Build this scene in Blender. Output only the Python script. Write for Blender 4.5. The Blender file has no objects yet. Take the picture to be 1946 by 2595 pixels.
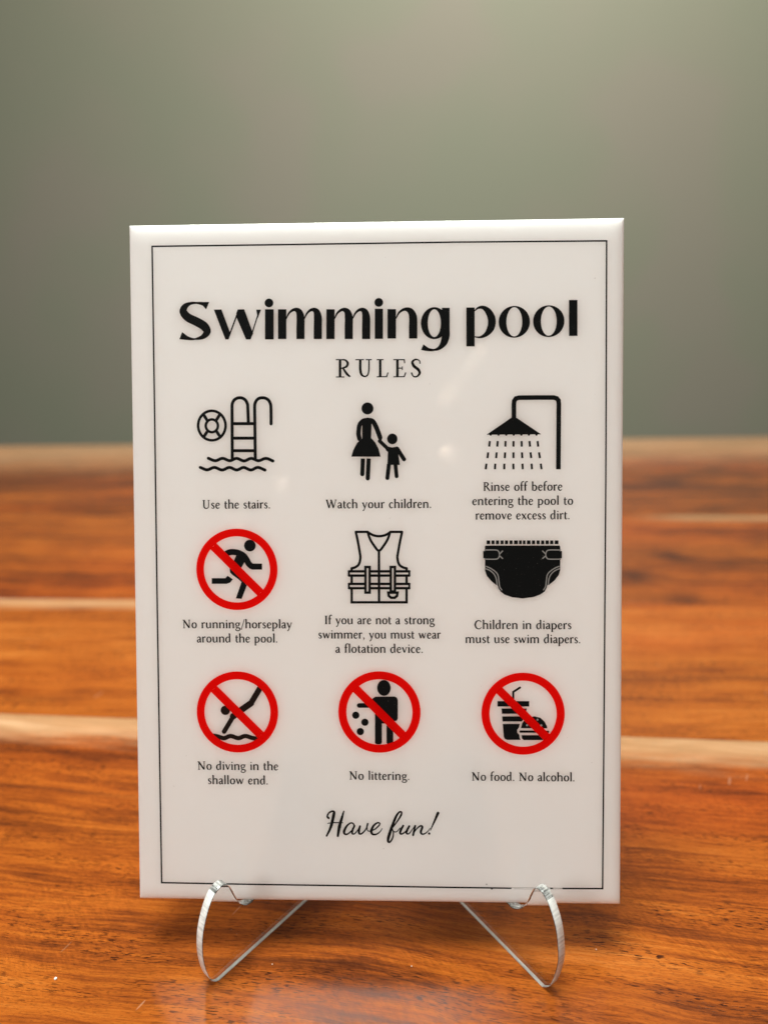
import bpy, bmesh, math, random
from mathutils import Vector, Matrix
from mathutils.geometry import tessellate_polygon

MM = 0.001
scene = bpy.context.scene
C = scene.collection

# ------------------------------------------------------------------ camera
cam_data = bpy.data.cameras.new('camera')
cam = bpy.data.objects.new('camera', cam_data)
C.objects.link(cam)
axes = ((0.999578, 0.00372, 0.028818), (0.026256, 0.309245, -0.95062), (-0.012449, 0.950975, 0.309017))
mw = Matrix(axes).to_4x4()
mw.translation = Vector((7.473, -146.707, 172.006)) * MM
cam.matrix_world = mw
cam_data.sensor_fit = 'HORIZONTAL'
cam_data.sensor_width = 36.0
cam_data.lens = 36.0 * 1800.0 / 1946.0
cam_data.clip_start = 0.01
cam_data.clip_end = 50.0
cam_data.dof.use_dof = True
cam_data.dof.focus_distance = 0.1845
cam_data.dof.aperture_fstop = cam_data.lens / 3.7
scene.camera = cam

# ------------------------------------------------------------------ world, view, sampling
world = bpy.data.worlds.new('World')
scene.world = world
world.use_nodes = True
bg = world.node_tree.nodes['Background']
bg.inputs['Color'].default_value = (1.0, 0.93, 0.86, 1)
bg.inputs['Strength'].default_value = 0.10
scene.view_settings.view_transform = 'Standard'
scene.view_settings.look = 'None'
scene.view_settings.exposure = 0.0
scene.view_settings.gamma = 1.0
cy = scene.cycles
cy.use_denoising = True
cy.sample_clamp_indirect = 6.0
cy.max_bounces = 14
cy.transmission_bounces = 12
cy.transparent_max_bounces = 16
cy.caustics_reflective = True
cy.caustics_refractive = True

# ------------------------------------------------------------------ lamps
def area(name, loc, target, size, power, col, size_y=None):
    l = bpy.data.lights.new(name, 'AREA')
    l.energy = power; l.color = col; l.size = size
    if size_y:
        l.shape = 'RECTANGLE'; l.size_y = size_y
    else:
        l.shape = 'DISK'
    o = bpy.data.objects.new(name, l); C.objects.link(o)
    o.location = loc
    o.rotation_euler = (Vector(target) - Vector(loc)).to_track_quat('-Z', 'Y').to_euler()
    return o

area('ceiling_lamp', (-0.12, 0.0, 1.30), (0, 0.05, 0.08), 0.55, 27.0, (0.955, 1.0, 0.93))
area('floor_lamp', (-1.05, -0.80, 0.72), (0, 0, 0.08), 0.42, 8.2, (0.97, 1.0, 0.96))
area('wall_lamp', (0.40, 1.05, 2.45), (0.25, 2.5, 1.0), 1.4, 57.0, (1.0, 0.968, 0.855))

# the small bulbs of a chandelier behind the camera, mirrored as soft discs in the glossy panel
for i, (x, y, z, s) in enumerate([(140, -935, 651, .9), (121, -947, 630, .6), (92, -963, 596, .6), (80, -972, 576, .6),
                   (84, -1003, 495, 1.3), (88, -1006, 482, .5), (-211, -1008, 433, 1.0), (-290, -1012, 366, .5)]):
    l = bpy.data.lights.new('chandelier_bulb', 'POINT')
    l.energy = 0.018 * s; l.color = (1.0, 0.86, 0.62); l.shadow_soft_size = 0.003
    o = bpy.data.objects.new('chandelier_bulb', l); C.objects.link(o)
    o.location = (x * MM, y * MM, z * MM)

# ------------------------------------------------------------------ node helpers
def new_mat(name):
    m = bpy.data.materials.new(name); m.use_nodes = True
    nt = m.node_tree
    return m, nt, nt.nodes['Principled BSDF']

class NT:
    def __init__(s, nt): s.nt = nt
    def put(s, sock, v):
        if isinstance(v, bpy.types.NodeSocket): s.nt.links.new(v, sock)
        elif v is not None: sock.default_value = v
    def math(s, op, a, b=None, c=None, clamp=False):
        n = s.nt.nodes.new('ShaderNodeMath'); n.operation = op; n.use_clamp = clamp
        for k, v in enumerate((a, b, c)): s.put(n.inputs[k], v)
        return n.outputs[0]
    def noise(s, vec, scale=1.0, detail=2.0, rough=0.5, dist=0.0):
        n = s.nt.nodes.new('ShaderNodeTexNoise')
        s.put(n.inputs['Vector'], vec); n.inputs['Scale'].default_value = scale
        n.inputs['Detail'].default_value = detail; n.inputs['Roughness'].default_value = rough
        n.inputs['Distortion'].default_value = dist
        return n.outputs['Fac']
    def vec(s, x, y, z=0.0):
        n = s.nt.nodes.new('ShaderNodeCombineXYZ')
        for k, v in enumerate((x, y, z)): s.put(n.inputs[k], v)
        return n.outputs[0]
    def mix(s, f, a, b, mode='MIX'):
        n = s.nt.nodes.new('ShaderNodeMix'); n.data_type = 'RGBA'; n.blend_type = mode; n.clamp_factor = True
        s.put(n.inputs[0], f); s.put(n.inputs[6], a); s.put(n.inputs[7], b)
        return n.outputs[2]
    def ramp(s, f, stops, interp='LINEAR'):
        n = s.nt.nodes.new('ShaderNodeValToRGB'); n.color_ramp.interpolation = interp
        el = n.color_ramp.elements
        while len(el) < len(stops): el.new(0.5)
        for e, (p, c) in zip(el, stops):
            e.position = p; e.color = (*c, 1)
        s.put(n.inputs[0], f)
        return n.outputs[0]
    def smooth(s, v, lo, hi, a=0.0, b=1.0):
        n = s.nt.nodes.new('ShaderNodeMapRange'); n.interpolation_type = 'SMOOTHSTEP'
        for k, q in enumerate((v, lo, hi, a, b)): s.put(n.inputs[k], q)
        return n.outputs[0]
    def coord(s, which='Object'):
        n = s.nt.nodes.new('ShaderNodeTexCoord')
        p = s.nt.nodes.new('ShaderNodeSeparateXYZ'); s.nt.links.new(n.outputs[which], p.inputs[0])
        return n.outputs[which], p.outputs[0], p.outputs[1], p.outputs[2]
    def bump(s, h, strength, dist):
        n = s.nt.nodes.new('ShaderNodeBump'); n.inputs['Strength'].default_value = strength
        n.inputs['Distance'].default_value = dist; s.put(n.inputs['Height'], h)
        return n.outputs[0]

# ------------------------------------------------------------------ materials
def wood_mat(name, seed, sap_w, sap_strength, sap_x=None, tone=0.0, knots=(), red=0.0, tilt=0.0):
    """acacia plank; object space, x along the grain (m), y across (m), y = 0 at the plank's rear edge, negative to the front"""
    m, nt, b = new_mat(name); n = NT(nt)
    v, x, y, z = n.coord()
    xs = n.math('ADD', x, seed * 3.7)
    # slow wander of the grain lines
    w1 = n.noise(n.vec(n.math('MULTIPLY', xs, 5.0), n.math('MULTIPLY', y, 9.0), seed), 1, 2, .5)
    w2 = n.noise(n.vec(n.math('MULTIPLY', xs, 22.0), n.math('MULTIPLY', y, 40.0), seed + 5), 1, 2, .5)
    yy = n.math('ADD', n.math('ADD', y, n.math('MULTIPLY', x, tilt)), n.math('MULTIPLY', n.math('SUBTRACT', w1, .5), .024))
    yy = n.math('ADD', yy, n.math('MULTIPLY', n.math('SUBTRACT', w2, .5), .0045))
    kdark = None
    for (kx, ky, kr, kr2) in knots:
        dx = n.math('SUBTRACT', x, kx); dy = n.math('SUBTRACT', y, ky)
        dy2 = n.math('MULTIPLY', dy, kr2)
        d2 = n.math('ADD', n.math('MULTIPLY', dx, dx), n.math('MULTIPLY', dy2, dy2))
        d = n.math('SQRT', d2)
        dn = n.math('DIVIDE', d, kr)
        fall = n.math('EXPONENT', n.math('MULTIPLY', n.math('MULTIPLY', dn, dn), -1.0))
        sgn = n.math('SIGN', dy)
        yy = n.math('ADD', yy, n.math('MULTIPLY', n.math('MULTIPLY', fall, sgn), kr * .55))
        kn = n.math('MULTIPLY', fall, n.smooth(n.noise(n.vec(n.math('MULTIPLY', xs, 30), n.math('MULTIPLY', y, 45), seed + 9), 1, 3, .6), .30, .52))
        kdark = kn if kdark is None else n.math('MAXIMUM', kdark, kn)
    def layer(sx, sy, det, rg, off, dist=0.0):
        return n.noise(n.vec(n.math('MULTIPLY', xs, sx), n.math('MULTIPLY', yy, sy), seed + off), 1, det, rg, dist)
    broad = layer(2.2, 26, 3, .55, 1, .6)
    bands = layer(7, 130, 4, .6, 2, .3)
    fine = layer(45, 900, 3, .6, 3)
    hair = layer(160, 3600, 2, .6, 4)
    mid = layer(14, 330, 4, .62, 6, .5)
    blot = layer(16, 34, 3, .6, 7)
    t = n.math('MULTIPLY', n.math('SUBTRACT', broad, .5), .75)
    t = n.math('ADD', t, n.math('MULTIPLY', n.math('SUBTRACT', bands, .5), .75))
    t = n.math('ADD', t, n.math('MULTIPLY', n.math('SUBTRACT', fine, .5), .70))
    t = n.math('ADD', t, n.math('MULTIPLY', n.math('SUBTRACT', hair, .5), .35))
    t = n.math('ADD', t, n.math('MULTIPLY', n.math('SUBTRACT', mid, .5), .42))
    t = n.math('ADD', t, n.math('MULTIPLY', n.math('SUBTRACT', blot, .5), .6))
    t = n.math('ADD', t, .5 + tone)
    col = n.ramp(t, [(0.05, (.042, .009, .004)), (.30, (.130, .029, .006)), (.48, (.270, .061, .008)), (.66, (.380, .096, .011)), (.90, (.48, .150, .025))])
    # redder heartwood drifting in
    rd = n.smooth(layer(3, 14, 2, .5, 11), .45, .7, 0, .55 + red)
    col = n.mix(rd, col, n.mix(1.0, col, (1.02, .70, .70, 1), 'MULTIPLY'))
    # long dark mineral streaks
    st = n.smooth(layer(3.2, 210, 3, .55, 13, .4), .625, .70)
    stm = n.smooth(layer(9, 30, 2, .5, 14), .42, .62)
    col = n.mix(n.math('MULTIPLY', n.math('MULTIPLY', st, stm), .62), col, (.055, .016, .007, 1))
    # pores: short dark dashes lying along the grain
    p1 = n.noise(n.vec(n.math('MULTIPLY', xs, 330), n.math('MULTIPLY', yy, 3000), seed + 21), 1, 1, .5)
    p2 = n.noise(n.vec(n.math('MULTIPLY', xs, 700), n.math('MULTIPLY', yy, 4200), seed + 22), 1, 1, .5)
    dens = n.smooth(layer(20, 110, 3, .6, 23), .40, .66)
    pore = n.math('MULTIPLY', n.smooth(p1, .56, .62), n.math('ADD', n.math('MULTIPLY', dens, 1.0), .25))
    pore2 = n.math('MULTIPLY', n.smooth(p2, .58, .66), .45)
    pore = n.math('MAXIMUM', pore, pore2)
    col = n.mix(n.math('MULTIPLY', pore, .85), col, (.045, .010, .003, 1))
    # silky cross figure
    fig = n.noise(n.vec(n.math('ADD', n.math('MULTIPLY', xs, 950), n.math('MULTIPLY', yy, 700)), n.math('MULTIPLY', yy, 380), seed + 31), 1, 2, .5)
    figm = n.smooth(layer(12, 40, 2, .5, 33), .44, .62)
    fg = n.math('ADD', 1.0, n.math('MULTIPLY', n.math('MULTIPLY', n.math('SUBTRACT', fig, .5), figm), .8))
    col = n.mix(1.0, col, n.vec(fg, fg, fg), 'MULTIPLY')
    if kdark is not None:
        col = n.mix(n.math('MULTIPLY', kdark, .95), col, (.05, .010, .005, 1))
    # pale sapwood along the rear edge
    e1 = n.noise(n.vec(n.math('MULTIPLY', xs, 26), n.math('MULTIPLY', y, 240), seed + 41), 1, 4, .65)
    lim = n.math('MULTIPLY', n.math('ADD', e1, .42), sap_w)
    s = n.math('SUBTRACT', 1.0, n.smooth(n.math('DIVIDE', n.math('MULTIPLY', y, -1.0), lim), .45, 1.7))
    if sap_x:
        s = n.math('MULTIPLY', s, n.smooth(x, sap_x[0], sap_x[1]))
        if len(sap_x) > 2:
            s = n.math('MAXIMUM', s, 0.0)
    sapt = n.math('ADD', n.math('MULTIPLY', n.math('SUBTRACT', bands, .5), .9), n.math('ADD', n.math('MULTIPLY', n.math('SUBTRACT', fine, .5), .6), .5))
    sapc = n.ramp(sapt, [(.2, (.36, .18, .075)), (.5, (.50, .29, .145)), (.8, (.66, .46, .28))])
    col = n.mix(n.math('MULTIPLY', s, sap_strength), col, sapc)
    # hairline scratches in the varnish
    sc_ = n.noise(n.vec(n.math('ADD', n.math('MULTIPLY', xs, 30), n.math('MULTIPLY', y, 60)), n.math('SUBTRACT', n.math('MULTIPLY', xs, 500), n.math('MULTIPLY', y, 240)), seed + 51), 1, 1, .5)
    scr = n.math('MULTIPLY', n.smooth(sc_, .735, .76), n.smooth(layer(25, 25, 1, .5, 52), .5, .62))
    col = n.mix(n.math('MULTIPLY', scr, .2), col, (.75, .5, .32, 1))
    nt.links.new(col, b.inputs['Base Color'])
    rgh = n.math('ADD', .10, n.math('MULTIPLY', layer(18, 60, 3, .6, 61), .16))
    nt.links.new(rgh, b.inputs['Roughness'])
    b.inputs['IOR'].default_value = 1.45
    b.inputs['Specular IOR Level'].default_value = .38
    h = n.math('ADD', n.math('MULTIPLY', pore, -.3), n.math('MULTIPLY', fine, .3))
    h = n.math('ADD', h, n.math('MULTIPLY', scr, .5))
    nt.links.new(n.bump(h, .25, .00004), b.inputs['Normal'])
    return m

def wall_mat():
    m, nt, b = new_mat('sage_wall_paint'); n = NT(nt)
    v, x, y, z = n.coord()
    t = n.noise(v, 1.6, 2, .5)
    col = n.ramp(t, [(.40, (.332, .346, .262)), (.52, (.346, .346, .268)), (.60, (.364, .342, .278))])
    nt.links.new(col, b.inputs['Base Color'])
    b.inputs['Roughness'].default_value = .6
    nt.links.new(n.bump(n.noise(v, 260, 3, .6), .15, .0008), b.inputs['Normal'])
    return m

def panel_mat():
    m, nt, b = new_mat('white_acrylic'); n = NT(nt)
    v, x, y, z = n.coord()
    # a few dust specks and faint smudges
    sp = n.smooth(n.noise(v, 900, 1, .5), .80, .83)
    sp2 = n.smooth(n.noise(v, 520, 1, .5), .805, .82)
    col = n.mix(n.math('MULTIPLY', sp, .5), (.975, .975, .97, 1), (.35, .32, .30, 1))
    nt.links.new(col, b.inputs['Base Color'])
    b.subsurface_method = 'RANDOM_WALK' if hasattr(b, 'subsurface_method') else None
    b.inputs['Subsurface Weight'].default_value = 1.0
    b.inputs['Subsurface Radius'].default_value = (1.0, 1.0, 1.0)
    b.inputs['Subsurface Scale'].default_value = .011
    b.inputs['IOR'].default_value = 1.49
    b.inputs['Roughness'].default_value = .06
    return m

def ink_mat(name, col, painted_glint=True):
    m, nt, b = new_mat(name); n = NT(nt)
    v, x, y, z = n.coord()
    c = (*col, 1)
    b.inputs['Roughness'].default_value = .35
    b.inputs['IOR'].default_value = 1.4
    b.inputs['Specular IOR Level'].default_value = .12
    if painted_glint:
        g = n.smooth(n.noise(v, 4200, 1, .5), .72, .80)  # sparkle of the ink painted as paler specks in the base colour
        nt.links.new(n.mix(n.math('MULTIPLY', g, .55), c, (.32, .30, .26, 1)), b.inputs['Base Color'])
        nt.links.new(n.bump(n.noise(v, 5200, 1, .5), .5, .00003), b.inputs['Normal'])
    else:
        b.inputs['Base Color'].default_value = c
    return m

def red_ink_mat():
    """thin red ink works as a filter: light passes through it into the white acrylic and bleeds out round it"""
    m, nt, b = new_mat('red_ink'); n = NT(nt)
    b.inputs['Base Color'].default_value = (.68, .003, .002, 1)
    b.inputs['Roughness'].default_value = .35; b.inputs['Specular IOR Level'].default_value = .15
    tr = nt.nodes.new('ShaderNodeBsdfTransparent'); tr.inputs[0].default_value = (.95, .012, .008, 1)
    mx = nt.nodes.new('ShaderNodeMixShader'); mx.inputs[0].default_value = .15
    nt.links.new(tr.outputs[0], mx.inputs[1]); nt.links.new(b.outputs[0], mx.inputs[2])
    nt.links.new(mx.outputs[0], nt.nodes['Material Output'].inputs[0])
    return m

def acrylic_face_mat():
    m, nt, b = new_mat('clear_acrylic'); n = NT(nt)
    b.inputs['Base Color'].default_value = (.985, .99, .985, 1)
    b.inputs['Transmission Weight'].default_value = 1.0
    b.inputs['Roughness'].default_value = .004
    b.inputs['IOR'].default_value = 1.49
    return m

def acrylic_edge_mat(name='cut_acrylic_edge', lo=.04, hi=.40):
    m, nt, b = new_mat(name); n = NT(nt)
    v, x, y, z = n.coord()
    b.inputs['Base Color'].default_value = (.97, .975, .95, 1)  # white diffuse colour stands in for light piped to the cut edges
    b.inputs['Transmission Weight'].default_value = .22
    b.inputs['IOR'].default_value = 1.49
    # laser-cut ridges run across the thickness
    r1 = n.noise(n.vec(n.math('MULTIPLY', x, 1500), n.math('MULTIPLY', y, 120), n.math('MULTIPLY', z, 1500)), 1, 2, .6)
    r2 = n.noise(n.vec(n.math('MULTIPLY', x, 500), n.math('MULTIPLY', y, 400), n.math('MULTIPLY', z, 500)), 1, 2, .5)
    nt.links.new(n.smooth(n.math('ADD', n.math('MULTIPLY', r1, .6), n.math('MULTIPLY', r2, .4)), .35, .65, lo, hi), b.inputs['Transmission Weight'])
    nt.links.new(n.math('ADD', .06, n.math('MULTIPLY', r2, .26)), b.inputs['Roughness'])
    nt.links.new(n.bump(n.math('ADD', r1, n.math('MULTIPLY', r2, .6)), .5, .00012), b.inputs['Normal'])
    return m

def crumb_mat(col):
    m, nt, b = new_mat('crumb'); b.inputs['Base Color'].default_value = (*col, 1)
    b.inputs['Roughness'].default_value = .7
    return m

# ------------------------------------------------------------------ object helpers
def link(name, bm, mats, parent=None, smooth=False):
    me = bpy.data.meshes.new(name); bm.to_mesh(me); bm.free()
    for m in (mats if isinstance(mats, (list, tuple)) else [mats]): me.materials.append(m)
    if smooth:
        for p in me.polygons: p.use_smooth = True
    o = bpy.data.objects.new(name, me); C.objects.link(o)
    if parent: o.parent = parent
    return o

def thing(name, label, cat, loc=(0, 0, 0), rot=(0, 0, 0)):
    o = bpy.data.objects.new(name, None); C.objects.link(o)
    o.location = loc; o.rotation_euler = rot
    o.empty_display_size = .01
    o['label'] = label; o['category'] = cat
    return o

def tag(o, label, cat, group=None):
    o['label'] = label; o['category'] = cat
    if group: o['group'] = group
    return o

# ------------------------------------------------------------------ wall
WALL_Y = 2.5
bm = bmesh.new()
t = .12
vs = [bm.verts.new((x, WALL_Y + dy, z)) for dy in (0, t) for x, z in ((-9, -.8), (9, -.8), (9, 2.6), (-9, 2.6))]
for f in ((0, 1, 2, 3), (5, 4, 7, 6), (0, 4, 5, 1), (1, 5, 6, 2), (2, 6, 7, 3), (3, 7, 4, 0)): bm.faces.new([vs[i] for i in f])
bmesh.ops.recalc_face_normals(bm, faces=bm.faces)
wall = link('wall', bm, wall_mat()); wall['kind'] = 'structure'

# ------------------------------------------------------------------ table (planks glued side by side)
table = thing('wooden_table', 'glossy reddish brown wooden table top of wide planks under the pool rules sign', 'table')
# joints between planks: two points each (x, y in mm)
J = [((-450.2, 629.8), (417.8, 653.1)), ((-320.7, 394.0), (281.3, 368.8)), ((-226.5, 222.4), (207.9, 216.0)), ((-164.0, 108.5), (148.3, 91.9)), ((-100, -175), (100, -183))]
HALF = 780.0
THICK = 34.0
def on(j, x):
    (x0, y0), (x1, y1) = j
    return y0 + (y1 - y0) * (x - x0) / (x1 - x0)
WOODS = [dict(seed=3.0, sap_w=.095, sap_strength=.58, tone=-.12, red=.3, knots=((.235, -.19, .022, 1.0), (.29, -.13, .02, 1.3))),
         dict(seed=11.0, sap_w=.010, sap_strength=.75, sap_x=(.17, .23), tone=-.01, knots=((.150, -.118, .016, 1.0), (.172, -.155, .010, .8), (.185, -.085, .012, 1.2))),
         dict(seed=19.0, sap_w=.010, sap_strength=.68, sap_x=(.05, -.05), tone=.13),
         dict(seed=27.0, sap_w=.014, sap_strength=.72, tone=.015, red=.25, tilt=.07)]
for k in range(4):
    a, b = J[k], J[k + 1]
    gap = .12
    y0 = on(a, 0)
    ang = math.atan2(a[1][1] - a[0][1], a[1][0] - a[0][0])
    o_ = Vector((0, y0, 0)); R = Matrix.Rotation(-ang, 3, 'Z')
    outer = [Vector((x, on(j, x) - (gap if j is a and k else 0) + (gap if j is b and k < 3 else 0), 0)) for j, x in ((a, -HALF), (a, HALF), (b, HALF), (b, -HALF))]
    outer = [(R @ (p - o_)) * MM for p in outer]
    bm = bmesh.new()
    top = [bm.verts.new(p) for p in outer]
    bot = [bm.verts.new((p.x, p.y, -THICK * MM)) for p in outer]
    bm.faces.new(top[::-1]); bm.faces.new(bot)
    for i in range(4): bm.faces.new((top[i], top[(i + 1) % 4], bot[(i + 1) % 4], bot[i]))
    bmesh.ops.recalc_face_normals(bm, faces=bm.faces)
    ed = [e for e in bm.edges if all(abs(v.co.z) < 1e-9 for v in e.verts)]
    bmesh.ops.bevel(bm, geom=ed, offset=.0025 if k == 0 else .00025, segments=3 if k == 0 else 2, affect='EDGES', profile=.5)
    p = link('plank', bm, wood_mat('acacia_plank', **WOODS[k]), table)
    p.location = o_ * MM; p.rotation_euler = (0, 0, ang)

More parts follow.
